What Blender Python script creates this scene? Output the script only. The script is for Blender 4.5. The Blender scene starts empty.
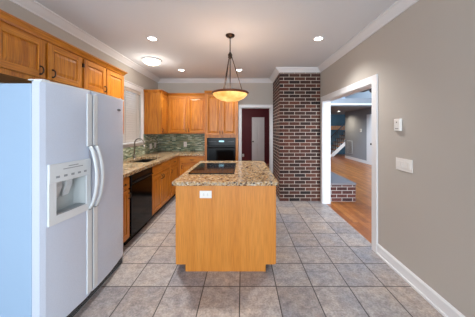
import bpy, math, random
from mathutils import Vector, Matrix
random.seed(7)
PI = math.pi
SC = bpy.context.scene
COL = SC.collection

# ------------------------------------------------------------------ camera, world, light, exposure
CAM_H = 1.45
cam_d = bpy.data.cameras.new('camera'); cam = bpy.data.objects.new('camera', cam_d); COL.objects.link(cam)
cam.location = (0, 0, CAM_H); cam.rotation_euler = (PI/2, 0, 0)
cam_d.sensor_width = 36; cam_d.lens = 36*211/475
cam_d.shift_x = -5.0/475; cam_d.shift_y = -28.7/475
cam_d.clip_start = .05
SC.camera = cam
SC.view_settings.view_transform = 'Standard'; SC.view_settings.look = 'None'
SC.view_settings.gamma = 1; SC.view_settings.use_curve_mapping = False
SC.view_settings.exposure = 1.36
W = bpy.data.worlds.new('world'); SC.world = W; W.use_nodes = True
bg = W.node_tree.nodes['Background']
bg.inputs[0].default_value = (.77, .88, 1.0, 1); bg.inputs[1].default_value = 1.2

def area(name, loc, rot, sx, sy, power, color=(1, 1, 1), shape='RECTANGLE'):
    l = bpy.data.lights.new(name, 'AREA'); l.shape = shape; l.size = sx; l.size_y = sy
    l.energy = power; l.color = color
    o = bpy.data.objects.new(name, l); COL.objects.link(o); o.location = loc; o.rotation_euler = rot
    return o
# daylight through the wide opening behind the camera, and the great room's own tall windows
area('daylight_kitchen', (-.2, -3.4, 1.5), (PI/2, 0, 0), 3.4, 2.3, 58, (.87, .94, 1.0))
area('daylight_great_room', (3.5, -3.05, 2.3), (PI/2, 0, 0), 2.6, 2.6, 170, (.74, .87, 1.0))

area('great_room_fill', (1.75, 6.6, 3.7), (0, -PI/2, 0), 1.6, 2.2, 150, (.74, .87, 1.0))  # added fill for great room and loft; no window in this wall
# ------------------------------------------------------------------ materials
def lin(c):
    f = lambda v: v/12.92 if v <= .04045 else ((v+.055)/1.055)**2.4
    return tuple(f(v/255) for v in c) + (1,)
def newmat(name):
    m = bpy.data.materials.new(name); m.use_nodes = True
    nt = m.node_tree; return m, nt, nt.nodes, nt.links, nt.nodes['Principled BSDF']
def plain(name, rgb, rough=.5, metal=0, bump=0, bscale=60, spec=.5, coat=0):
    m, nt, N, L, P = newmat(name)
    P.inputs['Base Color'].default_value = lin(rgb); P.inputs['Roughness'].default_value = rough
    P.inputs['Metallic'].default_value = metal; P.inputs['Specular IOR Level'].default_value = spec
    P.inputs['Coat Weight'].default_value = coat
    tc = N.new('ShaderNodeTexCoord'); n = N.new('ShaderNodeTexNoise'); n.inputs['Scale'].default_value = bscale
    L.new(tc.outputs['Object'], n.inputs['Vector'])
    r = N.new('ShaderNodeMapRange'); r.inputs[3].default_value = max(0, rough-.04); r.inputs[4].default_value = min(1, rough+.04)
    L.new(n.outputs['Fac'], r.inputs[0]); L.new(r.outputs[0], P.inputs['Roughness'])
    if bump:
        b = N.new('ShaderNodeBump'); b.inputs['Strength'].default_value = bump; b.inputs['Distance'].default_value = .002
        L.new(n.outputs['Fac'], b.inputs['Height']); L.new(b.outputs[0], P.inputs['Normal'])
    return m
def ramp(N, stops, const=False):
    r = N.new('ShaderNodeValToRGB'); e = r.color_ramp.elements
    if const: r.color_ramp.interpolation = 'CONSTANT'
    while len(e) < len(stops): e.new(.5)
    for i, (p, c) in enumerate(stops): e[i].position = p; e[i].color = lin(c)
    return r
def mixc(N, L, a, b, fac, mode='MIX'):
    x = N.new('ShaderNodeMix'); x.data_type = 'RGBA'; x.blend_type = mode
    for s, v in ((6, a), (7, b), (0, fac)):
        if hasattr(v, 'is_output'): L.new(v, x.inputs[s])
        elif isinstance(v, tuple): x.inputs[s].default_value = lin(v)
        else: x.inputs[s].default_value = v
    return x.outputs[2]
def wood(name, dark, mid, light, rough=.38, fine=1.0, pore=.8):
    m, nt, N, L, P = newmat(name)
    tc = N.new('ShaderNodeTexCoord'); oi = N.new('ShaderNodeObjectInfo')
    add = N.new('ShaderNodeVectorMath'); add.operation = 'ADD'
    mul = N.new('ShaderNodeVectorMath'); mul.operation = 'SCALE'; mul.inputs[3].default_value = 7
    cx = N.new('ShaderNodeCombineXYZ'); L.new(oi.outputs['Random'], cx.inputs[0]); L.new(oi.outputs['Random'], cx.inputs[1])
    L.new(cx.outputs[0], mul.inputs[0]); L.new(tc.outputs['UV'], add.inputs[0]); L.new(mul.outputs[0], add.inputs[1])
    mp = N.new('ShaderNodeMapping'); mp.inputs['Scale'].default_value = (26*fine, 1.6*fine, 1); L.new(add.outputs[0], mp.inputs[0])
    n1 = N.new('ShaderNodeTexNoise'); n1.inputs['Scale'].default_value = 1; n1.inputs['Detail'].default_value = 5; n1.inputs['Distortion'].default_value = .6
    L.new(mp.outputs[0], n1.inputs['Vector'])
    mp2 = N.new('ShaderNodeMapping'); mp2.inputs['Scale'].default_value = (140, 5, 1); L.new(add.outputs[0], mp2.inputs[0])
    n2 = N.new('ShaderNodeTexNoise'); n2.inputs['Scale'].default_value = 1; n2.inputs['Detail'].default_value = 2
    L.new(mp2.outputs[0], n2.inputs['Vector'])
    r = ramp(N, [(.3, dark), (.5, mid), (.72, light)]); L.new(n1.outputs['Fac'], r.inputs[0])
    r2 = ramp(N, [(.35, (205, 200, 195)), (.6, (255, 255, 255))]); L.new(n2.outputs['Fac'], r2.inputs[0])
    c = mixc(N, L, r.outputs[0], r2.outputs[0], pore, 'MULTIPLY')
    L.new(c, P.inputs['Base Color']); P.inputs['Roughness'].default_value = rough
    b = N.new('ShaderNodeBump'); b.inputs['Strength'].default_value = .12; b.inputs['Distance'].default_value = .001
    L.new(n2.outputs['Fac'], b.inputs['Height']); L.new(b.outputs[0], P.inputs['Normal'])
    return m
def brickmat(name, stops, mortar, bw, bh, ms, offset=.5, loc=(0, 0, 0), rough=.8, bump=.6, mottle=None, rot=0, squash_bias=0, metal_spec=.5, mdepth=.004):
    m, nt, N, L, P = newmat(name)
    tc = N.new('ShaderNodeTexCoord'); mp = N.new('ShaderNodeMapping')
    mp.inputs['Location'].default_value = loc; mp.inputs['Rotation'].default_value = (0, 0, rot)
    L.new(tc.outputs['UV'], mp.inputs[0])
    b = N.new('ShaderNodeTexBrick'); b.offset = offset; b.offset_frequency = 2; b.squash = 1
    b.inputs['Color1'].default_value = (0, 0, 0, 1); b.inputs['Color2'].default_value = (1, 1, 1, 1); b.inputs['Mortar'].default_value = (.5, .5, .5, 1)
    b.inputs['Scale'].default_value = 1; b.inputs['Mortar Size'].default_value = ms; b.inputs['Mortar Smooth'].default_value = .1
    b.inputs['Bias'].default_value = squash_bias; b.inputs['Brick Width'].default_value = bw; b.inputs['Row Height'].default_value = bh
    L.new(mp.outputs[0], b.inputs['Vector'])
    r = ramp(N, stops); L.new(b.outputs['Color'], r.inputs[0])
    c = r.outputs[0]
    if mottle:
        for (sc, lo, hi, fac, det, mode) in mottle:
            n = N.new('ShaderNodeTexNoise'); n.inputs['Scale'].default_value = sc; n.inputs['Detail'].default_value = det; n.inputs['Roughness'].default_value = .65
            L.new(tc.outputs['UV'], n.inputs['Vector'])
            rr = ramp(N, [(.33, lo), (.68, hi)]); L.new(n.outputs['Fac'], rr.inputs[0])
            c = mixc(N, L, c, rr.outputs[0], fac, mode)
    c = mixc(N, L, c, mortar, b.outputs['Fac'])
    L.new(c, P.inputs['Base Color']); P.inputs['Roughness'].default_value = rough; P.inputs['Specular IOR Level'].default_value = metal_spec
    if bump:
        inv = N.new('ShaderNodeMath'); inv.operation = 'SUBTRACT'; inv.inputs[0].default_value = 1; L.new(b.outputs['Fac'], inv.inputs[1])
        bp = N.new('ShaderNodeBump'); bp.inputs['Strength'].default_value = bump; bp.inputs['Distance'].default_value = mdepth
        L.new(inv.outputs[0], bp.inputs['Height']); L.new(bp.outputs[0], P.inputs['Normal'])
    return m
def granite(name):
    m, nt, N, L, P = newmat(name)
    tc = N.new('ShaderNodeTexCoord')
    v = N.new('ShaderNodeTexVoronoi'); v.inputs['Scale'].default_value = 62; L.new(tc.outputs['Object'], v.inputs['Vector'])
    sp = N.new('ShaderNodeSeparateColor'); L.new(v.outputs['Color'], sp.inputs[0])
    n = N.new('ShaderNodeTexNoise'); n.inputs['Scale'].default_value = 14; n.inputs['Detail'].default_value = 4; L.new(tc.outputs['Object'], n.inputs['Vector'])
    a = N.new('ShaderNodeMath'); a.operation = 'MULTIPLY_ADD'; a.inputs[1].default_value = .75
    s = N.new('ShaderNodeMath'); s.operation = 'MULTIPLY_ADD'; s.inputs[1].default_value = .7; s.inputs[2].default_value = -.22; L.new(n.outputs['Fac'], s.inputs[0])
    L.new(sp.outputs[0], a.inputs[0]); L.new(s.outputs[0], a.inputs[2])
    r = ramp(N, [(0, (40, 34, 32)), (.2, (70, 56, 46)), (.29, (132, 98, 66)), (.45, (172, 136, 92)), (.62, (196, 168, 126)), (.8, (150, 136, 118)), (.93, (214, 200, 174))])
    L.new(a.outputs[0], r.inputs[0]); L.new(r.outputs[0], P.inputs['Base Color'])
    P.inputs['Roughness'].default_value = .16
    return m
def glow(name, rgb, strength):
    m, nt, N, L, P = newmat(name)
    P.inputs['Base Color'].default_value = lin(rgb); P.inputs['Emission Color'].default_value = lin(rgb); P.inputs['Emission Strength'].default_value = strength
    return m

M = {}
M['wall'] = plain('greige_paint', (185, 178, 170), .7, bump=.15, bscale=180, spec=.3)
M['ceil'] = plain('ceiling_paint', (220, 222, 226), .85, bump=.1, bscale=120, spec=.2)
M['white'] = plain('white_trim_paint', (226, 226, 228), .4)
M['oak'] = wood('honey_oak', (166, 92, 22), (194, 118, 32), (210, 138, 48))
M['oak_panel'] = wood('pale_oak_panel', (203, 127, 46), (211, 136, 53), (217, 144, 62), fine=.5, pore=.45)
M['toe'] = plain('dark_toe_kick', (42, 32, 26), .7)
M['granite'] = granite('speckled_granite')
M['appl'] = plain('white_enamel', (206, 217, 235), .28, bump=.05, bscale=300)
M['appl_side'] = plain('textured_side_daylight_tint', (158, 187, 217), .42, bump=.2, bscale=350)  # white side panel, with the blue cast of rear daylight put into its colour
M['appl_trim'] = plain('white_plastic', (220, 226, 230), .35)
M['appl_grey'] = plain('grey_plastic', (150, 158, 164), .45)
M['badge'] = plain('badge_grey', (92, 98, 108), .4)
M['recess'] = plain('dispenser_plastic', (196, 204, 206), .45)
M['black'] = plain('black_enamel', (8, 8, 9), .25, spec=.15)
M['blackglass'] = plain('black_glass', (16, 17, 19), .08, spec=.5)
M['ovenglass'] = plain('dark_oven_glass', (5, 5, 6), .12, spec=.12)
M['ring'] = plain('burner_ring_print', (52, 52, 56), .2)
M['bronze'] = plain('dark_bronze', (62, 48, 40), .4, metal=.7)
M['pull'] = plain('antique_pull_metal', (58, 42, 30), .4, metal=.6)
M['nickel'] = plain('brushed_nickel', (150, 146, 140), .3, metal=.9)
M['sink'] = plain('dark_sink_composite', (22, 21, 21), .5)
M['plate'] = plain('white_plate_plastic', (232, 230, 226), .4)
M['slot'] = plain('grey_slot', (120, 118, 116), .5)
M['blind'] = plain('cream_blind', (196, 188, 180), .55)
M['brick'] = brickmat('chimney_brick', [(0, (38, 28, 28)), (.3, (64, 40, 34)), (.55, (98, 53, 40)), (.8, (74, 48, 40)), (1, (112, 64, 47))], (190, 178, 167), .222, .0703, .0052, loc=(.05, .006, 0),
                       rough=.85, mottle=[(30, (170, 165, 165), (255, 255, 255), .8, 3, 'MULTIPLY')])
M['hbrick'] = brickmat('hearth_brick', [(0, (60, 36, 36)), (.5, (104, 56, 48)), (1, (126, 72, 60))], (186, 178, 172), .215, .0735, .006, loc=(.03, 0, 0), rough=.85, mottle=[(30, (170, 165, 165), (255, 255, 255), .8, 3, 'MULTIPLY')])
M['slate'] = plain('slate_hearth_top', (128, 122, 124), .6, bump=.2)
T = .3355
M['tile'] = brickmat('slate_look_tile', [(0, (150, 146, 150)), (.3, (200, 190, 184)), (.6, (170, 171, 179)), (.8, (208, 198, 190)), (1, (222, 212, 204))], (64, 56, 54), T, T, .005, offset=0,
                     loc=(.0245, -1.953 % T and -(1.953 % T) + 0, 0), rough=.4, bump=.4, mdepth=.002,
                     mottle=[(2.3, (156, 160, 174), (218, 192, 170), .5, 5, 'MIX'), (15, (186, 183, 184), (255, 255, 252), .85, 6, 'MULTIPLY'), (60, (205, 205, 205), (255, 255, 255), .8, 3, 'MULTIPLY')])
M['plank'] = brickmat('oak_strip_floor', [(0, (156, 88, 36)), (.5, (182, 108, 48)), (1, (200, 128, 62))], (110, 60, 26), 1.1, .083, .0015, offset=.37, rot=PI/2, rough=.28, bump=.1,
                      mottle=[(6, (205, 200, 195), (255, 255, 255), .9, 4, 'MULTIPLY')])
M['mosaic'] = brickmat('glass_mosaic', [(0, (56, 76, 58)), (.18, (104, 130, 104)), (.36, (160, 156, 118)), (.5, (78, 104, 88)), (.66, (188, 200, 168)), (.82, (104, 106, 78)), (1, (222, 230, 206))], (160, 162, 148), .09, .0185, .0013, offset=.43,
                       rough=.2, bump=.15, mdepth=.001)
M['maroon'] = plain('maroon_paint', (92, 14, 30), .6)
M['greyblue'] = plain('grey_blue_paint', (146, 150, 156), .7)
M['paleblue'] = plain('pale_blue_paint', (176, 200, 222), .7)
M['loftgrey'] = plain('loft_grey_paint', (128, 130, 134), .7)
M['teal'] = plain('teal_paint', (58, 92, 112), .7)
M['amber'] = None
m, nt, N, L, P = newmat('amber_alabaster_glass')
tc = N.new('ShaderNodeTexCoord'); n = N.new('ShaderNodeTexNoise'); n.inputs['Scale'].default_value = 9; n.inputs['Detail'].default_value = 4; L.new(tc.outputs['Object'], n.inputs['Vector'])
r = ramp(N, [(.3, (222, 146, 70)), (.7, (252, 206, 130))]); L.new(n.outputs['Fac'], r.inputs[0])
L.new(r.outputs[0], P.inputs['Base Color']); L.new(r.outputs[0], P.inputs['Emission Color']); P.inputs['Emission Strength'].default_value = .45; P.inputs['Roughness'].default_value = .4
M['amber'] = m
M['rimwood'] = plain('reddish_bronze_rim', (112, 56, 28), .4, metal=.3)
M['lamp'] = glow('can_lamp_glow', (255, 250, 240), 9)
M['domeglass'] = glow('frosted_dome_glow', (255, 244, 222), 1.3)
M['display'] = glow('oven_display', (150, 200, 220), .5)
M['chrome'] = plain('steel_knob', (60, 56, 54), .3, metal=.8)
M['grille'] = plain('vent_white', (198, 204, 210), .5)
M['fan'] = plain('dark_fan_blade', (44, 36, 34), .5)
M['carpetwood'] = wood('stair_oak', (150, 92, 40), (176, 112, 52), (190, 128, 64))
M['iron'] = plain('dark_baluster', (46, 52, 62), .5)

# ------------------------------------------------------------------ mesh builder
class MB:
    def __init__(s): s.v = []; s.f = []; s.sw = []; s.smooth = []
    def poly(s, pts, swap=False, smooth=False):
        b = len(s.v); s.v += [tuple(p) for p in pts]; s.f.append(tuple(range(b, b+len(pts)))); s.sw.append(swap); s.smooth.append(smooth)
    def box(s, x0, x1, y0, y1, z0, z1, swap=False):
        b = len(s.v)
        s.v += [(x0,y0,z0),(x1,y0,z0),(x1,y1,z0),(x0,y1,z0),(x0,y0,z1),(x1,y0,z1),(x1,y1,z1),(x0,y1,z1)]
        for q in ((0,3,2,1),(4,5,6,7),(0,1,5,4),(1,2,6,5),(2,3,7,6),(3,0,4,7)):
            s.f.append(tuple(b+i for i in q)); s.sw.append(swap); s.smooth.append(False)
        return s
    def prism(s, pts, d):      # closed polygon pts (3D) pushed along vector d
        n = len(pts); b = len(s.v); d = Vector(d)
        s.v += [tuple(p) for p in pts] + [tuple(Vector(p)+d) for p in pts]
        fs = [tuple(b+i for i in range(n))[::-1], tuple(b+n+i for i in range(n))] + [(b+i, b+(i+1) % n, b+n+(i+1) % n, b+n+i) for i in range(n)]
        s.f += fs; s.sw += [False]*len(fs); s.smooth += [False]*len(fs); return s
    def rings(s, rings, closed=True, caps=True, smooth=True):
        n = len(rings[0]); b = len(s.v)
        for r in rings: s.v += [tuple(p) for p in r]
        for i in range(len(rings)-1):
            for j in range(n if closed else n-1):
                k = (j+1) % n
                s.f.append((b+i*n+j, b+i*n+k, b+(i+1)*n+k, b+(i+1)*n+j)); s.sw.append(False); s.smooth.append(smooth)
        if caps:
            s.f.append(tuple(b+j for j in range(n))[::-1]); s.f.append(tuple(b+(len(rings)-1)*n+j for j in range(n)))
            s.sw += [False]*2; s.smooth += [False]*2
        return s
    def lathe(s, prof, c=(0, 0, 0), n=32, caps=True, smooth=True):
        return s.rings([[(c[0]+r*math.cos(2*PI*j/n), c[1]+r*math.sin(2*PI*j/n), c[2]+z) for j in range(n)] for r, z in prof], caps=caps, smooth=smooth)
    def tube(s, path, r, n=10, caps=True):
        P = [Vector(p) for p in path]; R = []
        up = None
        for i, p in enumerate(P):
            t = (P[min(i+1, len(P)-1)]-P[max(i-1, 0)]).normalized()
            if up is None: up = t.orthogonal().normalized()
            up = (up-t*up.dot(t)).normalized(); w = t.cross(up)
            rr = r[i] if isinstance(r, (list, tuple)) else r
            R.append([p+up*rr*math.cos(2*PI*j/n)+w*rr*math.sin(2*PI*j/n) for j in range(n)])
        return s.rings(R, caps=caps)
    def build(s, name, mat, parent=None, bevel=0, seg=2):
        me = bpy.data.meshes.new(name); me.from_pydata(s.v, [], s.f); me.update()
        uv = me.uv_layers.new(name='UVMap')
        for p in me.polygons:
            nx, ny, nz = (abs(c) for c in p.normal); p.use_smooth = s.smooth[p.index]
            for li in p.loop_indices:
                x, y, z = me.vertices[me.loops[li].vertex_index].co
                q = (x, y) if nz >= nx and nz >= ny else ((x, z) if ny >= nx else (y, z))
                uv.data[li].uv = q[::-1] if s.sw[p.index] else q
        me.materials.append(mat)
        o = bpy.data.objects.new(name, me); COL.objects.link(o)
        if parent: o.parent = parent
        if bevel:
            b = o.modifiers.new('bevel', 'BEVEL'); b.width = bevel; b.segments = seg; b.limit_method = 'ANGLE'; b.angle_limit = math.radians(40)
        return o
def thing(name, label, cat, loc=(0, 0, 0), rz=0, group=None):
    o = bpy.data.objects.new(name, None); COL.objects.link(o); o.location = loc; o.rotation_euler = (0, 0, rz); o.empty_display_size = .1
    o['label'] = label; o['category'] = cat
    if group: o['group'] = group
    return o
def struct(o, label=None):
    o['kind'] = 'structure'
    if label: o['label'] = label
    return o
def copy_tree(o, parent=None):
    c = o.copy(); COL.objects.link(c)
    if parent: c.parent = parent
    for ch in list(o.children): copy_tree(ch, c)
    return c
def box(*a): return MB().box(*a)

# ------------------------------------------------------------------ room shell
XL, XR, YB, YF, H = -2.10, 1.59, 5.25, -3.2, 2.70
BX, BY = .758, 4.30                       # brick chimney corner
OY0, OY1, OZ = 2.56, 4.15, 2.02           # opening in right wall
DX0, DX1, DZ = -.037, .697, 2.005         # doorway in back wall
GH = 4.8
struct(box(XL-.1, 1.64, YF, YB, -.06, 0).build('floor', M['tile']), 'grey slate-look tile floor')
struct(box(1.64, 7.5, YF, 13, -.06, 0).build('floor_wood', M['plank']), 'oak strip floor beyond the wide opening')
struct(box(-1.6, 1.64, YB, 9.1, -.06, 0).build('floor_hall', M['plank']), 'floor of the maroon room')
struct(box(XL-.1, XR+.12, YF, YB+.1, H, H+.1).build('ceiling', M['ceil']), 'flat white kitchen ceiling')
# left wall with window hole
WY0, WY1, WZ0, WZ1 = 3.22, 4.34, 1.215, 2.22
w = MB(); w.box(XL-.1, XL, YF, WY0, 0, H); w.box(XL-.1, XL, WY1, YB, 0, H); w.box(XL-.1, XL, WY0, WY1, 0, WZ0); w.box(XL-.1, XL, WY0, WY1, WZ1, H)
struct(w.build('wall_left', M['wall']), 'greige left wall')
w = MB(); w.box(XL-.1, DX0, YB, YB+.12, 0, H); w.box(DX1, XR, YB, YB+.12, 0, H); w.box(DX0, DX1, YB, YB+.12, DZ, H)
struct(w.build('wall_back', M['wall']), 'greige back wall with doorway')
w = MB(); w.box(XR, XR+.12, YF, OY0, 0, H); w.box(XR, XR+.12, OY1, YB+.12, 0, H); w.box(XR, XR+.12, OY0, OY1, OZ, H)
struct(w.build('wall_right', M['wall']), 'greige right wall with wide opening')
struct(box(BX, XR-.002, BY, YB-.001, 0, H).build('wall_brick_chimney', M['brick']), 'dark red brick chimney breast')
# crown moulding swept along the walls
def sweep(path, prof, side=1):
    n = len(path); rings = []
    for i, p in enumerate(path):
        p = Vector(p)
        def nrm(a, b):
            d = (Vector(b)-Vector(a)).normalized(); return Vector((d.y, -d.x))*side
        if i == 0: m_ = nrm(path[0], path[1])
        elif i == n-1: m_ = nrm(path[-2], path[-1])
        else:
            a, b = nrm(path[i-1], path[i]), nrm(path[i], path[i+1]); m_ = (a+b)/(1+a.dot(b))
        rings.append([(p.x+m_.x*o, p.y+m_.y*o, z) for o, z in prof])
    return MB().rings(rings, smooth=False)
cp = [(0, H-.085), (.012, H-.085), (.02, H-.07), (.05, H-.045), (.078, H-.02), (.095, H-.014), (.095, H), (0, H)]
struct(sweep([(XL, YF), (XL, YB), (BX, YB), (BX, BY), (XR, BY), (XR, YF)], cp).build('trim_1', M['white']), 'white crown moulding around the kitchen ceiling')
# right wall: opening jambs, casing, baseboard
j = MB(); j.box(XR+.0005, XR+.1195, OY0, OY0+.018, 0, OZ-.018); j.box(XR+.0005, XR+.1195, OY1-.018, OY1, 0, OZ-.018); j.box(XR+.0005, XR+.1195, OY0, OY1, OZ-.018, OZ)
for xs in ((XR-.02, XR), (XR+.12, XR+.14)):
    j.box(*xs, OY0-.085, OY0+.006, 0, OZ-.006); j.box(*xs, OY1-.006, OY1+.085, 0, OZ-.006); j.box(*xs, OY0-.085, OY1+.085, OZ-.006, OZ+.085)
struct(j.build('trim_2', M['white']), 'white casing around the wide opening in the right wall')
b = MB(); b.box(XR-.015, XR, YF, OY0-.085, 0, .1); b.prism([(XR-.015, YF, .1), (XR, YF, .1), (XR, YF, .118), (XR-.006, YF, .118)], (0, OY0-.085-YF, 0))
b.box(XR-.028, XR-.015, YF, OY0-.085, 0, .018)
struct(b.build('baseboard_right', M['white']), 'white baseboard along the right wall')
# back doorway casing
j = MB(); j.box(DX0-.06, DX0, YB-.02, YB, 0, DZ); j.box(DX1, DX1+.058, YB-.02, YB, 0, DZ); j.box(DX0-.06, DX1+.058, YB-.02, YB, DZ, DZ+.07)
j.box(DX0, DX0+.015, YB, YB+.13, 0, DZ); j.box(DX1-.015, DX1, YB, YB+.13, 0, DZ); j.box(DX0, DX1, YB, YB+.13, DZ-.015, DZ)
struct(j.build('trim_3', M['white'], bevel=.003), 'white casing around the back doorway')
# room behind the back doorway
MY = 9.0
w = MB(); w.box(-1.7, 1.6, MY, MY+.1, 0, 2.5)
struct(w.build('wall_maroon_far', M['maroon']), 'maroon wall beyond the back doorway')
struct(box(-1.7, -1.6, YB+.12, MY, 0, 2.5).build('wall_maroon_left', M['maroon']))
struct(box(1.18, 1.28, YB+.12, MY, 0, 2.5).build('wall_maroon_right', M['maroon']))
struct(box(-1.7, 1.6, YB+.12, MY+.1, 2.5, 2.56).build('ceiling_hall', M['ceil']))
d = box(.40, .93, MY-.03, MY, 0.005, 1.98).build('door_1', M['white'], bevel=.004); struct(d, 'white panel door in the maroon wall')
f = MB()
for (x0, x1) in ((.46, .64), (.69, .87)):
    for (z0, z1) in ((.2, .85), (1.0, 1.82)): f.box(x0, x1, MY-.036, MY-.028, z0, z1)
f.build('door_panel', M['white'], d, bevel=.004)
MB().lathe([(.0, -.03), (.022, -.026), (.03, 0), (.022, .026), (.0, .03)], (.445, MY-.07, .95), 16).build('door_knob', M['chrome'], d)
j = MB(); j.box(.34, .40, MY-.02, MY, 0, 2.04); j.box(.93, .99, MY-.02, MY, 0, 2.04); j.box(.4, .93, MY-.02, MY, 1.98, 2.04)
struct(j.build('trim_4', M['maroon']))

# window in left wall: casing, sill, glass, blind
j = MB(); j.box(XL, XL+.022, WY0-.09, WY0, WZ0, WZ1+.09); j.box(XL, XL+.022, WY1, WY1+.09, WZ0, WZ1+.09); j.box(XL, XL+.022, WY0, WY1, WZ1, WZ1+.09)
j.box(XL, XL+.035, WY0-.1, WY1+.1, WZ1+.09, WZ1+.108)
win = struct(j.build('window_1', M['white'], bevel=.003), 'white cased window over the sink')
box(XL-.02, XL+.05, WY0-.1, WY1+.1, WZ0-.03, WZ0).build('window_sill', M['white'], win, bevel=.004)
box(XL, XL+.018, WY0-.08, WY1+.08, WZ0-.085, WZ0-.03).build('window_apron', M['white'], win, bevel=.003)
fr = MB(); fr.box(XL-.09, XL-.05, WY0, WY0+.05, WZ0, WZ1); fr.box(XL-.09, XL-.05, WY1-.05, WY1, WZ0, WZ1)
for z in (WZ0, (WZ0+WZ1)/2-.02, WZ1-.05): fr.box(XL-.09, XL-.05, WY0, WY1, z, z+.05)
fr.build('window_sash', M['white'], win)
gm, nt, N, L, P = newmat('window_glass'); P.inputs['Transmission Weight'].default_value = 1; P.inputs['Roughness'].default_value = .02; P.inputs['IOR'].default_value = 1.1
box(XL-.075, XL-.07, WY0+.05, WY1-.05, WZ0+.05, WZ1-.05).build('window_pane', gm, win)
bl = thing('window_blind', 'cream horizontal slat blind hanging in the window over the sink', 'blind', (XL-.018, WY0+.012, WZ0))
BW = WY1-WY0-.024; BH = WZ1-WZ0
box(-.02, .03, 0, BW, BH-.06, BH-.003).build('head_rail', M['blind'], bl, bevel=.004)
s = MB(); z = .05
while z < BH-.08:
    a = math.radians(60); cx, cz = .025*math.cos(a), .025*math.sin(a)
    s.prism([(-cx, .004, z-cz*-1), (cx, .004, z-cz), (cx+.002, .004, z-cz+.002), (-cx+.002, .004, z+cz+.002)], (0, BW-.008, 0)); z += .043
s.build('slats', M['blind'], bl)
box(-.018, .018, .004, BW-.004, .004, .022).build('bottom_rail', M['blind'], bl, bevel=.003)
c = MB()
for y in (.15, BW/2, BW-.15): c.box(.022, .024, y-.008, y+.008, .01, BH-.05)
c.build('ladder_tape', M['blind'], bl)

# ------------------------------------------------------------------ cabinet kit: local x = width, front at y=0 facing -y, depth to +y
def door_mesh(x0, x1, z0, z1, st=.055, y0=-.021):
    m = MB(); y1 = -.001
    m.box(x0, x0+st, y0, y1, z0, z1); m.box(x1-st, x1, y0, y1, z0, z1)
    m.box(x0+st, x1-st, y0, y1, z0, z0+st, True); m.box(x0+st, x1-st, y0, y1, z1-st, z1, True)
    a0, a1, c0, c1 = x0+st, x1-st, z0+st, z1-st; yo, yi, g = y0+.012, y0+.003, .034
    o = [(a0, yo, c0), (a1, yo, c0), (a1, yo, c1), (a0, yo, c1)]; i = [(a0+g, yi, c0+g), (a1-g, yi, c0+g), (a1-g, yi, c1-g), (a0+g, yi, c1-g)]
    for k in range(4): m.poly([o[k], o[(k+1) % 4], i[(k+1) % 4], i[k]])
    m.poly(i); return m
def pull(parent, x, z, vert=True, l=.065, y0=-.021):
    pts = [(-l/2, 0), (-l/2, -.012), (-l/2+.012, -.024), (0, -.028), (l/2-.012, -.024), (l/2, -.012), (l/2, 0)]
    p = [(x, y0+b, z+a) if vert else (x+a, y0+b, z) for a, b in pts]
    m = MB().tube(p, .0055, 8)
    for a in (-l/2, l/2):
        q = (x, y0, z+a) if vert else (x+a, y0, z)
        m.tube([q, (q[0], y0-.004, q[2])], .009, 10)
    return m.build('pull', M['pull'], parent)
def door(root, x0, x1, z0, z1, pl=None):
    o = door_mesh(x0, x1, z0, z1).build('door', M['oak'], root, bevel=.0025)
    if pl: pull(o, *pl)
    return o
def drawer(root, x0, x1, z0, z1, has_pull=True):
    m = MB().box(x0, x1, -.021, -.001, z0, z1, True)
    o = m.build('drawer', M['oak'], root, bevel=.006)
    if has_pull: pull(o, (x0+x1)/2, (z0+z1)/2, False)
    return o
def cornice(root, w, dpt, z, left=False, right=False, front=True):
    prof = [(0, z-.06), (.012, z-.06), (.016, z-.045), (.036, z-.018), (.044, z-.014), (.044, z), (0, z)]
    e = dpt-.004
    if left: sweep([(0, e), (0, 0)], prof, 1).build('cornice_return', M['oak'], root)
    if right: sweep([(w, 0), (w, e)], prof, 1).build('cornice_return', M['oak'], root)
    p2 = prof; m = MB(); m.rings([[(-o if left else 0, -o, z_) for o, z_ in p2], [(w+o if right else w, -o, z_) for o, z_ in p2]], smooth=False)
    m.sw = [True]*len(m.sw)
    return m.build('cornice', M['oak'], root)
def carcass(root, w, dpt, z0, z1): return MB().box(0, w, 0, dpt, z0, z1).build('body', M['oak'], root)
UT = 2.30   # top of uppers
XFU = -1.75; UD = XFU-XL
# -- uppers on the left wall
u = thing('upper_cabinet', 'short honey oak wall cabinet directly above the white refrigerator', 'cabinet', (XFU, 1.05, 0), PI/2, 'honey oak kitchen cabinets')
carcass(u, 1.632, UD-.002, 1.86, UT-.02); cornice(u, 1.632, UD, UT)
door(u, .01, .395, 1.90, 2.225, (.36, 1.95)); door(u, .41, .797, 1.90, 2.225, (.755, 1.96)); door(u, .832, 1.222, 1.90, 2.225, (.872, 1.96)); door(u, 1.262, 1.628, 1.90, 2.225, (1.60, 1.96))
MB().box(1.238, 1.25, -.03, -.001, 2.13, 2.17).build('hinge', M['pull'], u)
u = thing('upper_cabinet', 'tall narrow honey oak wall cabinet between refrigerator and the blind', 'cabinet', (XFU, 2.686, 0), PI/2, 'honey oak kitchen cabinets')
carcass(u, .404, UD-.002, 1.37, UT-.02); cornice(u, .404, UD, UT, right=True)
door(u, .012, .392, 1.39, 2.225, (.042, 1.45))
u = thing('upper_cabinet', 'honey oak corner wall cabinet showing its plain side beside the blind', 'cabinet', (XFU, 4.50, 0), PI/2, 'honey oak kitchen cabinets')
carcass(u, YB-.333-4.50, UD-.002, 1.36, UT-.02); cornice(u, YB-.334-.046-4.50, UD, UT, left=True)
door(u, .012, .385, 1.38, 2.225, (.045, 1.44))
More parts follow.
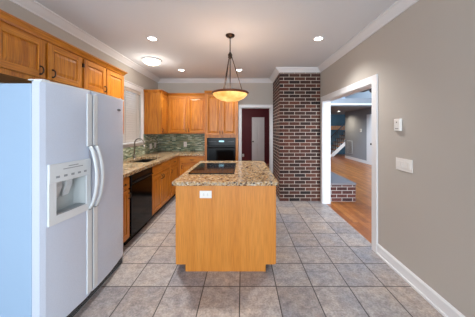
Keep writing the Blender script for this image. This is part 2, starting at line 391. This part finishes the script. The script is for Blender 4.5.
# -- uppers on the back wall
XT0, XT1, TF = -.826, -.098, 4.61
u = thing('upper_cabinet', 'two-door honey oak wall cabinet on the back wall above the mosaic backsplash', 'cabinet', (XFU+.002, 4.92, 0), 0, 'honey oak kitchen cabinets')
ww = XT0-XFU-.004
MB().box(XL-XFU, ww, 0, .328, 1.36, UT-.02).build('body', M['oak'], u); cornice(u, ww, .33, UT)
door(u, .03, .03+(ww-.04)/2-.004, 1.38, 2.225, (.03+(ww-.04)/2-.03, 1.44)); door(u, .03+(ww-.04)/2+.004, ww-.006, 1.38, 2.225, (.03+(ww-.04)/2+.032, 1.44))
# -- oven tower
t = thing('oven_cabinet', 'tall honey oak cabinet housing the black wall oven', 'cabinet', (XT0, TF, 0), 0, 'honey oak kitchen cabinets')
tw = XT1-XT0; td = YB-TF-.002; ox0, ox1, oz0, oz1 = .055, tw-.055, .60, 1.272
m = MB(); m.box(0, ox0, 0, td, .1, UT-.02); m.box(ox1, tw, 0, td, .1, UT-.02); m.box(ox0, ox1, 0, td, .1, oz0, True); m.box(ox0, ox1, 0, td, oz1, UT-.02); m.box(ox0, ox1, td-.02, td, oz0, oz1)
m.build('body', M['oak'], t); cornice(t, tw, td, UT, left=False, right=False)
mid = tw/2
door(t, .02, mid-.003, 1.33, 2.225, (mid-.03, 1.39)); door(t, mid+.003, tw-.02, 1.33, 2.225, (mid+.03, 1.39)); drawer(t, .03, tw-.03, .16, .42)
box(.0, tw, .06, .08, 0, .1).build('toe_kick', M['toe'], t)
ov = thing('wall_oven', 'black built-in wall oven in the tall oak cabinet', 'oven', (XT0, TF, 0))
box(ox0+.002, ox1-.002, .0, td-.03, oz0+.002, oz1-.002).build('body', M['black'], ov)
cpn = box(ox0-.004, ox1+.004, -.022, -.001, 1.11, oz1+.004).build('control_panel', M['ovenglass'], ov, bevel=.003)
box(mid-.05, mid+.06, -.0232, -.0222, 1.185, 1.215).build('display', M['display'], cpn)
for q in range(5): box(ox0+.04+q*.035, ox0+.058+q*.035, -.0232, -.0222, 1.19, 1.2).build('key', M['ring'], cpn)
for q in range(4): box(ox1-.16+q*.035, ox1-.142+q*.035, -.0232, -.0222, 1.19, 1.2).build('key', M['ring'], cpn)
dr = box(ox0-.004, ox1+.004, -.03, -.001, oz0+.01, 1.10).build('oven_door', M['black'], ov, bevel=.004)
box(ox0+.05, ox1-.05, -.0325, -.0302, oz0+.09, 1.02).build('door_glass', M['ovenglass'], dr)
MB().tube([(ox0+.03, -.03, 1.065), (ox0+.03, -.065, 1.065), (ox1-.03, -.065, 1.065), (ox1-.03, -.03, 1.065)], .011, 10).build('handle', M['black'], dr)

# -- base cabinets
XFB = -1.42; BD = XFB-XL; CT = .925; CB = .885
def base(name, label, loc, w, rz, dpt):
    r = thing(name, label, 'cabinet', loc, rz, 'honey oak kitchen cabinets')
    MB().box(0, w, 0, dpt-.002, .1, CB).build('body', M['oak'], r)
    MB().box(0, w, .07, .085, 0, .1, True).build('toe_kick', M['toe'], r)
    return r
r = base('base_cabinet', 'narrow honey oak base cabinet between refrigerator and dishwasher', (XFB, 2.345, 0), .283, PI/2, BD)
drawer(r, .015, .27, .73, .86); door(r, .015, .27, .125, .71, (.25, .64))
r = thing('sink_cabinet', 'honey oak base cabinet under the sink, beside the black dishwasher', 'cabinet', (XFB, 3.262, 0), PI/2, 'honey oak kitchen cabinets')
sw_, sd_ = .828, BD-.002
m = MB(); m.box(0, .018, 0, sd_, .1, CB); m.box(sw_-.018, sw_, 0, sd_, .1, CB); m.box(.018, sw_-.018, 0, .02, .1, CB); m.box(.018, sw_-.018, .02, sd_, .1, .118); m.box(.018, sw_-.018, sd_-.01, sd_, .118, CB)
m.build('body', M['oak'], r); MB().box(0, sw_, .07, .085, 0, .1, True).build('toe_kick', M['toe'], r)
drawer(r, .015, .409, .73, .86, False); drawer(r, .419, .813, .73, .86, False)
door(r, .015, .409, .125, .71, (.379, .64)); door(r, .419, .813, .125, .71, (.449, .64))
r = base('base_cabinet', 'honey oak corner base cabinet between sink and back run', (XFB, 4.092, 0), YB-4.092-.002, PI/2, BD)
drawer(r, .015, .46, .73, .86); door(r, .015, .46, .125, .71, (.05, .64))
r = base('base_cabinet', 'honey oak base cabinet on the back wall left of the oven', (XFB+.002, TF, 0), XT0-XFB-.004, 0, YB-TF)
drawer(r, .06, XT0-XFB-.02, .73, .86); door(r, .06, XT0-XFB-.02, .125, .71, (.1, .64))

# -- dishwasher
DW0, DWW = 2.634, .622
d = thing('dishwasher', 'black built-in dishwasher in the left base run', 'dishwasher', (XFB, DW0, 0), PI/2)
box(.004, DWW-.004, .0, .58, .1, CB-.004).build('body', M['black'], d)
box(.006, DWW-.006, -.03, -.001, .115, .755).build('door', M['ovenglass'], d, bevel=.005)
cp_ = box(.006, DWW-.006, -.036, -.001, .762, CB-.006).build('control_panel', M['black'], d, bevel=.006)
MB().tube([(.05, -.036, .79), (.05, -.058, .79), (DWW-.05, -.058, .79), (DWW-.05, -.036, .79)], .009, 8).build('handle', M['black'], cp_)
for q in range(6): box(.32+q*.04, .34+q*.04, -.0372, -.0362, .835, .845).build('button', M['ring'], cp_)
box(.006, DWW-.006, .05, .07, .0, .1).build('toe_panel', M['black'], d)

# -- L-shaped granite top with sink hole
SX0, SX1, SY0, SY1 = -1.92, -1.54, 3.40, 4.06
EX = XFB+.03; EY = TF-.03; BK = XL+.001
m = MB()
m.box(BK, SX0, 2.34, YB-.001, CB, CT); m.box(SX1, EX, 2.34, EY, CB, CT); m.box(SX0, SX1, 2.34, SY0, CB, CT); m.box(SX0, SX1, SY1, YB-.001, CB, CT)
m.box(SX1, XT0-.001, EY, YB-.001, CB, CT)
ctp = m.build('countertop', M['granite']); ctp['label'] = 'L-shaped speckled granite countertop along the left and back walls'; ctp['category'] = 'countertop'
# sink
s = thing('sink', 'dark undermount sink in the granite below the window', 'sink', ((SX0+SX1)/2, (SY0+SY1)/2, CB-.001))
hx, hy = (SX1-SX0)/2+.008, (SY1-SY0)/2+.008
m = MB(); m.box(-hx-.012, -hx, -hy-.012, hy+.012, -.2, 0); m.box(hx, hx+.012, -hy-.012, hy+.012, -.2, 0); m.box(-hx, hx, -hy-.012, -hy, -.2, 0); m.box(-hx, hx, hy, hy+.012, -.2, 0); m.box(-hx-.012, hx+.012, -hy-.012, hy+.012, -.212, -.2)
m.build('basin', M['sink'], s)
MB().lathe([(.045, -.2), (.045, -.196), (.03, -.194), (.0, -.197)], n=20).build('drain', M['nickel'], s)
f = thing('faucet', 'brushed nickel gooseneck faucet behind the sink', 'faucet', (-1.975, 3.86, CT))
MB().lathe([(.03, 0), (.03, .006), (.022, .012), (.019, .05), (.016, .07)], n=20).build('base', M['nickel'], f)
pts = [(0, 0, .06), (0, 0, .27)] + [(.085-.085*math.cos(a), 0, .27+.095*math.sin(a)) for a in [PI*q/12 for q in range(1, 13)]] + [(.172, 0, .235)]
MB().tube(pts, .0115, 12).build('spout', M['nickel'], f)
MB().tube([(.172, 0, .245), (.174, 0, .20)], [.014, .017], 12).build('spray_head', M['nickel'], f)
MB().tube([(0, -.015, .045), (0, -.05, .055), (.005, -.1, .085)], [.009, .007, .006], 10).build('lever', M['nickel'], f)

# backsplash
m = MB(); m.box(XL, XL+.01, 2.34, WY0-.1, CT, 1.37); m.box(XL, XL+.01, WY0-.1, WY1+.1, CT, WZ0-.085); m.box(XL, XL+.01, WY1+.1, YB, CT, 1.36); m.box(XL+.01, XT0-.001, YB-.01, YB, CT, 1.36)
struct(m.build('backsplash', M['mosaic']), 'green and beige glass mosaic backsplash')

# ------------------------------------------------------------------ refrigerator
FY0, FY1, FZ0, FZ1 = 1.37, 2.33, .09, 1.765; FXB, FXD = -1.372, -1.31; SEAM = 1.772; BUL = .048
rf = thing('refrigerator', 'white side-by-side refrigerator with ice and water dispenser', 'refrigerator', (-1.72, (FY0+FY1)/2, 0))
RO = Vector(rf.location)
yc, hw = (FY0+FY1)/2, (FY1-FY0)/2
def fx(y): return FXD + BUL*(1-((y-yc)/hw)**2)
def rbuild(m, name, mat, parent=None, **k):
    po = RO
    m.v = [(a-po.x, b-po.y, c-po.z) for a, b, c in m.v]
    return m.build(name, mat, parent or rf, **k)
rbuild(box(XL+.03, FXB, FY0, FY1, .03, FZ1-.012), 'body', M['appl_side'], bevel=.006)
RY0, RY1, RZ0, RZ1, RDP = 1.455, 1.70, .855, 1.085, .085   # dispenser recess
def fdoor(y0, y1, hole=None):
    ys = [y0+(y1-y0)*q/14 for q in range(15)]; m = MB()
    if hole: ys = sorted([y for y in ys if min(abs(y-hole[0]), abs(y-hole[1])) > .008]+[hole[0], hole[1]])
    zs = [FZ0, FZ1] if not hole else [FZ0, hole[2], hole[3], FZ1]
    b = FXB+.004; e = .008
    g = lambda y: fx(y)-(e if y in (ys[0], ys[-1]) else 0)
    for a, c in zip(ys, ys[1:]):
        for p, q in zip(zs, zs[1:]):
            if hole and hole[0]-1e-6 <= a < hole[1]-1e-6 and p == hole[2]: continue
            m.poly([(g(a), a, p), (g(c), c, p), (g(c), c, q), (g(a), a, q)])
        m.poly([(b, a, FZ1), (g(a), a, FZ1), (g(c), c, FZ1), (b, c, FZ1)])
        m.poly([(b, c, FZ0), (g(c), c, FZ0), (g(a), a, FZ0), (b, a, FZ0)])
    for y, fl in ((y0, 1), (y1, -1)):
        q = [(b, y, FZ0), (g(y), y, FZ0), (g(y), y, FZ1), (b, y, FZ1)]; m.poly(q if fl > 0 else q[::-1])
    m.poly([(b, y1, FZ0), (b, y0, FZ0), (b, y0, FZ1), (b, y1, FZ1)])
    return m
fd = rbuild(fdoor(FY0, SEAM-.004, (RY0, RY1, RZ0, RZ1)), 'freezer_door', M['appl'])
rd = rbuild(fdoor(SEAM+.004, FY1), 'fridge_door', M['appl'])
def curved(y0, y1, z0, z1, off0, off1, n=8):     # slab following the door's curve
    m = MB(); rings = []
    for q in range(n+1):
        y = y0+(y1-y0)*q/n; x = fx(y); rings.append([(x+off0, y, z0), (x+off1, y, z0), (x+off1, y, z1), (x+off0, y, z1)])
    return m.rings(rings, smooth=False)
# top caps of the doors, a lighter strip
rbuild(curved(FY0+.003, SEAM-.006, FZ1, FZ1+.012, -.05, .0), 'door_cap', M['appl_trim'], fd); rbuild(curved(SEAM+.006, FY1-.003, FZ1, FZ1+.012, -.05, .0), 'door_cap', M['appl_trim'], rd)
# upper and lower grip strips beside the seam, and bowed handles
for (y0, y1, dd) in ((SEAM-.058, SEAM-.008, fd), (SEAM+.008, SEAM+.058, rd)):
    g_ = rbuild(curved(y0, y1, 1.315, 1.745, -.002, .007, 3), 'grip_strip', M['appl_trim'], dd, bevel=.003)
    g_ = rbuild(curved(y0, y1, .11, .80, -.002, .007, 3), 'grip_strip', M['appl_trim'], dd, bevel=.003)
    y = (y0+y1)/2; x = fx(y); hp = []
    for q in range(17):
        t_ = q/16; hp.append((x+.008+.058*math.sin(PI*t_)**.7, y, .80+.515*t_))
    m = MB(); R_ = []
    for q, p in enumerate(hp):
        wd = .017; th = .012
        R_.append([(p[0]+th*math.cos(a), p[1]+wd*math.sin(a), p[2]) for a in [2*PI*i/12 for i in range(12)]])
    m.rings(R_); rbuild(m, 'handle', M['appl_trim'], dd)
    for z in (.80, 1.315): rbuild(box(x-.002, x+.016, y-.02, y+.02, z-.006, z+.006), 'handle_cap', M['appl_grey'], dd)
# dispenser
dp = rbuild(MB().rings([[(fx(y)-.003, y, a), (fx(y)+.014, y, a), (fx(y)+.014, y, c), (fx(y)-.003, y, c)] for (y, a, c) in [(1.408+(1.742-1.408)*q/8, 1.085, 1.215) for q in range(9)]], smooth=False), 'dispenser', M['appl_trim'], bevel=.004)
m = MB()
for (y0, y1, a, c) in ((1.408, RY0, .80, 1.085), (RY1, 1.742, .80, 1.085), (RY0, RY1, .80, RZ0)):
    m.rings([[(fx(y)-.003, y, a), (fx(y)+.012, y, a), (fx(y)+.012, y, c), (fx(y)-.003, y, c)] for y in [y0+(y1-y0)*q/4 for q in range(5)]], smooth=False)
rbuild(m, 'dispenser_frame', M['appl_trim'], dp)
m = MB(); xb = fx(1.56)-RDP
m.poly([(xb, RY0, RZ0), (xb, RY1, RZ0), (xb, RY1, RZ1), (xb, RY0, RZ1)])
for y, fl in ((RY0, 1), (RY1, -1)):
    q = [(xb, y, RZ0), (fx(y)+.001, y, RZ0), (fx(y)+.001, y, RZ1), (xb, y, RZ1)]; m.poly(q if fl < 0 else q[::-1])
m.poly([(xb, RY0, RZ0), (fx(RY0), RY0, RZ0), (fx(RY1), RY1, RZ0), (xb, RY1, RZ0)]); m.poly([(xb, RY0, RZ1), (xb, RY1, RZ1), (fx(RY1), RY1, RZ1), (fx(RY0), RY0, RZ1)])
rbuild(m, 'recess', M['recess'], dp)
for y in (1.515, 1.605):
    m = MB(); m.prism([(xb+.002, y-.028, 1.08), (xb+.045, y-.028, 1.08), (xb+.05, y-.028, 1.04), (xb+.02, y-.028, .955), (xb+.008, y-.028, .955)], (0, .056, 0)); rbuild(m, 'paddle', M['appl_trim'], dp, bevel=.006)
rbuild(curved(RY0+.005, RY1-.005, RZ0, RZ0+.006, -.07, .004, 4), 'drip_tray', M['appl_grey'], dp)
for q in range(5):
    m = MB(); m.rings([[(fx(y)+.014, y, 1.115), (fx(y)+.0152, y, 1.115), (fx(y)+.0152, y, 1.13), (fx(y)+.014, y, 1.13)] for y in (1.45+q*.055, 1.475+q*.055)], smooth=False)
    rbuild(m, 'button', M['appl_grey'], dp)
m = MB()
for (y0, y1, z) in ((1.50, 1.66, 1.168), (1.54, 1.62, 1.185)): m.rings([[(fx(y)+.014, y, z), (fx(y)+.0148, y, z), (fx(y)+.0148, y, z+.006), (fx(y)+.014, y, z+.006)] for y in (y0, (y0+y1)/2, y1)], smooth=False)
rbuild(m, 'panel_print', M['appl_grey'], dp)
m = MB(); R_ = []
for s_ in (-.002, .007):
    R_.append([(fx(2.19)+s_-.001+((-.6)*BUL/hw*.0)*0, 2.19+.03*math.cos(a), 1.655+.012*math.sin(a)) for a in [2*PI*i/20 for i in range(20)]])
m.rings(R_, smooth=False); rbuild(m, 'badge', M['badge'], rd)
m = box(FXB-.02, FXD+.006, FY0+.02, FY1-.02, .0, .082); rbuild(m, 'kick_grille', M['appl_grey'], bevel=.004)
m = MB()
for q in range(5): m.box(FXD+.006, FXD+.009, FY0+.05, FY1-.05, .015+q*.013, .021+q*.013)
rbuild(m, 'grille_slots', M['black'])
for y in (FY0+.05, FY1-.05): rbuild(box(FXB-.05, FXD-.005, y-.025, y+.025, FZ1+.0125, FZ1+.022), 'hinge_cover', M['appl_trim'], bevel=.005)

# ------------------------------------------------------------------ island
IX0, IX1, IY0, IY1 = -.683, .332, 2.158, 3.53
isl = thing('kitchen_island', 'pale oak kitchen island with plain front panel under speckled granite', 'island', ((IX0+IX1)/2, (IY0+IY1)/2, 0))
IO = Vector(isl.location)
def ib(m, name, mat, parent=None, **k):
    m.v = [(a-IO.x, b-IO.y, c) for a, b, c in m.v]; return m.build(name, mat, parent or isl, **k)
tk = .10
ib(MB().box(IX0, IX1, IY0+.02, IY1, .075, CB), 'body', M['oak_panel'])
ib(MB().prism([(IX0, IY0, .072), (IX0+tk, IY0, .072), (IX0+tk, IY0, 0), (IX1-tk+.005, IY0, 0), (IX1-tk+.005, IY0, .072), (IX1, IY0, .072), (IX1, IY0, CB), (IX0, IY0, CB)], (0, .0195, 0)), 'front_panel', M['oak_panel'], bevel=.002)
ib(MB().box(IX0+tk-.01, IX1-tk+.01, IY0+.02, IY1-.03, 0, .075), 'toe_kick', M['toe'])
ib(MB().box(IX1, IX1+.012, IY0+.01, IY0+.05, .075, CB), 'corner_trim', M['oak_panel'])
for k_ in range(3):   # doors on the cooking side
    y0 = IY0+.06+k_*.43; m = door_mesh(0, .41, .11, .70); m2 = MB().box(0, .41, -.021, -.001, .73, .86, True)
    for mm, nm in ((m, 'door'), (m2, 'drawer')):
        mm.v = [(IX0+b, y0+.41-a, c) for a, b, c in mm.v]; ib(mm, nm, M['oak_panel'], bevel=.002)
it = MB()
ch = .006
it.box(-.712, .364, 2.118, 3.57, CB+.001, CT+.003)
o = it.build('countertop', M['granite'], bevel=.006); o['label'] = 'rectangular speckled granite top on the oak island'; o['category'] = 'countertop'
# cooktop
ck = thing('cooktop', 'black glass cooktop set into the island granite', 'cooktop', (-.368, 2.86, CT+.003))
g_ = MB().box(-.262, .262, -.37, .37, .0005, .009).build('glass', M['blackglass'], ck, bevel=.003)
m = MB(); m.box(-.27, -.262, -.378, .378, .0005, .011); m.box(.262, .27, -.378, .378, .0005, .011); m.box(-.262, .262, -.378, -.37, .0005, .011); m.box(-.262, .262, .37, .378, .0005, .011)
m.build('frame', M['black'], ck)
for (x, y, r_) in ((-.12, -.2, .09), (.13, -.2, .075), (-.12, .1, .075), (.13, .1, .1)):
    MB().lathe([(r_-.004, .0092), (r_-.004, .0096), (r_, .0096), (r_, .0092)], (x, y, 0), 36, caps=False, smooth=False).build('burner_ring', M['ring'], g_)
for q in range(6): box(-.15+q*.055, -.13+q*.055, .3, .318, .0092, .0096).build('control_mark', M['ring'], g_)

# ------------------------------------------------------------------ plates on walls
def plate(name, label, cat, loc, rot, w, h, gangs=1, kind='outlet', group=None):
    r_ = thing(name, label, cat, loc, 0, group); r_.rotation_euler = rot    # local: plate in xz, front -y
    MB().box(-w/2, w/2, -.006, -.0005, -h/2, h/2).build('plate', M['plate'], r_, bevel=.002)
    for q in range(gangs):
        cx = (q-(gangs-1)/2)*(w/gangs if gangs == 1 else .046)
        if kind == 'switch':
            MB().box(cx-.016, cx+.016, -.0095, -.006, -.033, .033).build('rocker', M['plate'], r_, bevel=.0015)
        else:
            for z in (-.02, .02):
                s_ = MB().lathe([(.016, 0), (.016, .002)], n=16)
                s_.v = [(cx+a, -.006-c, z+b*.9) for a, b, c in s_.v]
                so = s_.build('socket', M['plate'], r_)
                m_ = MB()
                for dx in (-.006, .006): m_.box(cx+dx-.0015, cx+dx+.0015, -.0088, -.0078, z-.004, z+.006)
                m_.build('slots', M['slot'], so)
    return r_
rr = plate('outlet', 'white outlet plate mounted sideways on the island front', 'outlet', (-.376, IY0-.0005, .79), (0, PI/2, 0), .075, .122)
plate('outlet', 'white outlet on the mosaic between back wall cabinets and counter', 'outlet', (-1.42, YB-.0105, 1.09), (0, 0, 0), .078, .122)
plate('light_switch', 'white double switch plate on the left mosaic beside the faucet', 'switch', (XL+.0105, 4.80, 1.075), (0, 0, PI/2), .12, .122, 2, 'switch')
plate('outlet', 'small white outlet on the left mosaic nearest the back corner', 'outlet', (XL+.0105, 5.04, 1.085), (0, 0, PI/2), .075, .122)
plate('light_switch', 'wide white four-gang switch plate on the right wall', 'switch', (XR-.0005, 2.075, 1.105), (0, 0, -PI/2), .212, .122, 4, 'switch')
plate('outlet', 'white outlet low on the maroon wall', 'outlet', (.03, MY-.0005, .36), (0, 0, 0), .075, .12)
th = thing('thermostat', 'small white thermostat on the right wall above the switch plate', 'thermostat', (XR-.0005, 2.14, 1.50), -PI/2)
th.rotation_euler = (0, 0, -PI/2)
MB().box(-.042, .042, -.026, -.0005, -.062, .062).build('body', M['plate'], th, bevel=.005)
MB().box(-.006, .006, -.029, -.0262, .02, .032).build('dial', M['slot'], th); MB().box(-.022, .022, -.0275, -.0262, -.04, -.034).build('slider', M['slot'], th)

# ------------------------------------------------------------------ lights on the ceiling
cans = [((-1.235, 2.889), 'recessed ceiling light nearest the refrigerator side, left of the pendant', 26),
        ((1.04, 2.889), 'recessed ceiling light on the right side of the ceiling, before the opening', 18),
        ((-1.277, 4.41), 'recessed ceiling light near the back left corner beyond the dome light', 14),
        ((-.067, 4.41), 'recessed ceiling light just behind the pendant rods', 14)]
def can(x, y, lab):
    r_ = thing('recessed_light', lab, 'light', (x, y, H), 0, 'recessed ceiling lights')
    MB().lathe([(.052, -.001), (.052, -.006), (.06, -.009), (.078, -.006), (.08, -.0005)], n=32, caps=False).build('trim_ring', M['white'], r_)
    MB().lathe([(.052, -.0008), (.045, -.004), (.0, -.0045)], n=24, caps=False).build('lens', M['lamp'], r_)
    return r_
c0 = can(*cans[0][0], cans[0][1])
for i, (p, lab, pw) in enumerate(cans):
    c_ = c0 if i == 0 else copy_tree(c0)
    c_.location = (p[0], p[1], H); c_['label'] = lab
    l = bpy.data.lights.new('can_light', 'SPOT'); l.energy = pw*2.5; l.spot_size = math.radians(125); l.spot_blend = .9; l.shadow_soft_size = .06; l.color = (1, .98, .95)
    lo = bpy.data.objects.new('can_light', l); COL.objects.link(lo); lo.location = (p[0], p[1], H-.02)
fl = thing('dome_light', 'frosted glass flush dome light on the ceiling over the sink', 'light', (-1.62, 3.77, H))
MB().lathe([(.0, -.0005), (.165, -.0005), (.168, -.012), (.155, -.02), (.0, -.02)], n=40, caps=False).build('base', M['white'], fl)
MB().lathe([(.15, -.0205), (.146, -.04), (.12, -.066), (.08, -.084), (.04, -.092), (.001, -.094)], n=40, caps=False).build('glass_dome', M['domeglass'], fl)
MB().lathe([(.001, -.112), (.008, -.108), (.01, -.1), (.006, -.094), (.001, -.0945)], n=12, caps=False).build('finial', M['nickel'], fl)
l = bpy.data.lights.new('dome_bulb', 'POINT'); l.energy = 2.5; l.color = (1, .94, .86); l.shadow_soft_size = .1
lo = bpy.data.objects.new('dome_bulb', l); COL.objects.link(lo); lo.location = (-1.62, 3.77, H-.2)
# pendant
PX, PY = -.163, 2.78
p = thing('pendant_light', 'bronze pendant with amber glass bowl hanging above the island', 'light', (PX, PY, H))
MB().lathe([(.0, -.0005), (.058, -.0005), (.06, -.012), (.05, -.026), (.02, -.032), (.012, -.045), (.0, -.045)], n=28, caps=False).build('canopy', M['bronze'], p)
MB().tube([(0, 0, -.04), (0, 0, -.25)], .0065, 10).build('rod', M['bronze'], p)
MB().lathe([(.001, -.225), (.012, -.23), (.014, -.24), (.024, -.25), (.03, -.268), (.022, -.285), (.03, -.295), (.02, -.31), (.001, -.318)], n=20, caps=False).build('hub', M['bronze'], p)
RZ = -.768
for q in range(3):
    a = math.radians(10+120*q); e = (.186*math.cos(a), .186*math.sin(a), RZ-.045)
    MB().tube([(.02*math.cos(a), .02*math.sin(a), -.28), (e[0]*.5, e[1]*.5, -.51), e], .005, 8).build('hanger', M['bronze'], p)
MB().tube([(0, 0, -.31), (0, 0, RZ-.104)], .006, 8).build('stem', M['bronze'], p)
MB().lathe([(.228, RZ-.012), (.242, RZ-.008), (.246, RZ+.004), (.236, RZ+.016), (.224, RZ+.012), (.222, RZ-.004)], n=48, caps=False).build('rim', M['rimwood'], p)
MB().lathe([(.23, RZ-.008), (.215, RZ-.035), (.18, RZ-.066), (.13, RZ-.09), (.07, RZ-.104), (.001, RZ-.108), (.001, RZ-.104), (.07, RZ-.1), (.13, RZ-.086), (.176, RZ-.062), (.21, RZ-.031), (.224, RZ-.006)], n=48, caps=False).build('bowl', M['amber'], p)
l = bpy.data.lights.new('pendant_bulb', 'POINT'); l.energy = 3.5; l.color = (1, .95, .88); l.shadow_soft_size = .06
lo = bpy.data.objects.new('pendant_bulb', l); COL.objects.link(lo); lo.location = (PX, PY, H+RZ+.06)

# ------------------------------------------------------------------ great room beyond the opening
GX = 5.3
struct(box(GX, GX+.12, YF, 10.9, 0, GH).build('wall_great_room', M['greyblue']), 'grey wall of the far hall')
struct(box(XR, XR+.12, YB+.12, 13, 0, GH).build('wall_chimney_side', M['greyblue']))
struct(box(XR, XR+.12, YF, YB+.12, H+.1, GH).build('wall_above_opening', M['greyblue']))
struct(box(XR, 7.5, 12.6, 12.7, 0, 2.4).build('wall_stair', M['teal']), 'teal wall behind the stairs')
struct(box(XR, 7.5, 12.0, 12.1, 2.67, GH).build('wall_loft', M['paleblue']), 'pale blue upper wall of the loft')
m = MB(); m.box(XR+.12, 2.2, YF-.1, YF, 0, GH); m.box(4.8, GX, YF-.1, YF, 0, GH); m.box(2.2, 4.8, YF-.1, YF, 0, 1.0); m.box(2.2, 4.8, YF-.1, YF, 3.6, GH)
struct(m.build('wall_great_room_front', M['greyblue']))
struct(box(7.4, 7.5, 10.9, 12.7, 0, GH).build('wall_stair_end', M['greyblue']))
struct(box(XR+.12, 7.5, 8.1, 12.7, 2.36, 2.66).build('ceiling_loft', M['loftgrey']), 'grey loft edge and low ceiling')
m = MB(); m.box(XR+.12, GX, 8.06, 8.1, 2.40, 2.46)
struct(m.build('trim_5', M['white']), 'white trim on the loft edge')
struct(box(XR, GX+.12, YF, 12.7, GH, GH+.1).build('ceiling_great_room', M['paleblue']))
m = MB(); m.box(GX-.015, GX, 3, 8.05, 0, .13); m.box(GX-.015, GX, 8.98, 10.9, 0, .13)
struct(m.build('baseboard_hall', M['white']), 'white baseboard of the far hall')
# hall door in wall
d = struct(box(GX-.03, GX-.001, 8.12, 8.9, .005, 2.03).build('door_2', M['white'], bevel=.003), 'white door in the far hall wall')
m = MB()
for y0 in (8.2, 8.54):
    for (z0, z1) in ((.2, .85), (1.0, 1.9)): m.box(GX-.036, GX-.03, y0, y0+.28, z0, z1)
m.build('door_panel', M['white'], d, bevel=.003)
MB().lathe([(.001, -.04), (.03, -.035), (.04, 0), (.03, .035), (.001, .04)], (GX-.075, 8.57, .87), 16, caps=False).build('door_knob', M['chrome'], d)
m = MB(); m.box(GX-.02, GX, 8.05, 8.12, 0, 2.1); m.box(GX-.02, GX, 8.9, 8.98, 0, 2.1); m.box(GX-.02, GX, 8.12, 8.9, 2.03, 2.1)
struct(m.build('trim_6', M['white']))
v = thing('air_vent', 'white return air grille low on the far hall wall', 'vent', (GX-.0005, 10.42, .6), -PI/2)
MB().box(-.26, .26, -.012, -.0005, -.32, .32).build('frame', M['grille'], v, bevel=.004)
m = MB()
for q in range(14): m.box(-.23, .23, -.016, -.012, -.29+q*.042, -.268+q*.042)
m.build('louvers', M['slot'], v)
tm = thing('thermostat', 'tiny white thermostat on the far hall wall seen through the opening', 'thermostat', (GX-.0005, 9.42, 1.42), -PI/2)
MB().box(-.06, .06, -.025, -.0005, -.07, .07).build('body', M['plate'], tm, bevel=.005); MB().box(-.03, .03, -.027, -.0252, 0, .03).build('screen', M['slot'], tm)
# hearth
hx0, hx1, hy0, hy1, hz = XR+.12, 2.29, 4.27, 5.5, .33
hh = struct(box(hx0+.001, hx1, hy0, hy1, 0, hz).build('fireplace_hearth', M['hbrick']), 'raised brick hearth beyond the opening')
box(hx0+.001, hx1+.01, hy0-.01, hy1+.01, hz, hz+.04).build('hearth_top', M['slate'], hh, bevel=.004)
# staircase
st = thing('staircase', 'far staircase with dark balusters and white stringer against the teal wall', 'staircase', (4.7, 11.4, 0))
SO = Vector(st.location)
for q in range(7):
    x = q*.2
    MB().box(x, x+.23, 0, .95, .19*(q+1)-.03, .19*(q+1)).build('tread', M['carpetwood'], st)
    MB().box(x, x+.015, .02, .95, .19*q, .19*(q+1)-.03).build('riser', M['white'], st)
    for dx in (.05, .15): MB().tube([(x+dx, .03, .19*(q+1)), (x+dx, .03, .19*(q+1)+.8+.5*dx)], .014, 6).build('baluster', M['iron'], st)
MB().prism([(-.05, -.03, 0), (.2, -.03, 0), (1.45, -.03, 1.19), (1.45, -.03, 1.40)], (0, .028, 0)).build('stringer', M['white'], st)
MB().tube([(.0, .03, .98), (1.4, .03, 2.3)], .03, 8).build('handrail', M['iron'], st)
MB().box(-.05, .05, -.02, .08, 0, 1.1).build('newel_post', M['iron'], st, bevel=.005)
MB().box(-.6, 1.4, .96, 1.15, 1.45, 1.68).build('landing_edge', M['carpetwood'], st)
# fan
fn = thing('ceiling_fan', 'dark ceiling fan at the top of the opening in the great room', 'fan', (3.72, 6.0, GH))
MB().lathe([(.001, -.001), (.07, -.001), (.05, -.06), (.001, -.06)], n=20, caps=False).build('canopy', M['fan'], fn)
MB().tube([(0, 0, -.05), (0, 0, -2.08)], .014, 8).build('downrod', M['fan'], fn)
MB().lathe([(.001, -2.05), (.09, -2.07), (.12, -2.13), (.12, -2.2), (.08, -2.28), (.001, -2.3)], n=24, caps=False).build('motor', M['fan'], fn)
for q in range(5):
    a = 2*PI*q/5+.3; c_, s_ = math.cos(a), math.sin(a)
    m = MB(); pr = [(.1, -.03), (.2, -.06), (.65, -.07), (.68, 0), (.65, .07), (.2, .06), (.1, .03)]
    m.prism([(x*c_-y*s_, x*s_+y*c_, -2.16+y*.15) for x, y in pr], (0, 0, .01)); m.build('blade', M['fan'], fn)
# recessed can under the loft
c_ = copy_tree(c0); c_.location = (4.7, 10.3, 2.36); c_['label'] = 'tiny recessed light under the loft beyond the opening'
l = bpy.data.lights.new('loft_can', 'SPOT'); l.energy = 40; l.spot_size = 2.7; l.spot_blend = .8; l.color = (1, .85, .65); l.shadow_soft_size = .06
lo = bpy.data.objects.new('loft_can', l); COL.objects.link(lo); lo.location = (4.7, 10.3, 2.34)
# unseen fill light added to brighten the maroon room
l = bpy.data.lights.new('hall_fill', 'POINT'); l.energy = 14; l.color = (1, .93, .85); l.shadow_soft_size = .1
lo = bpy.data.objects.new('hall_fill', l); COL.objects.link(lo); lo.location = (-.6, 7.2, 2.3)
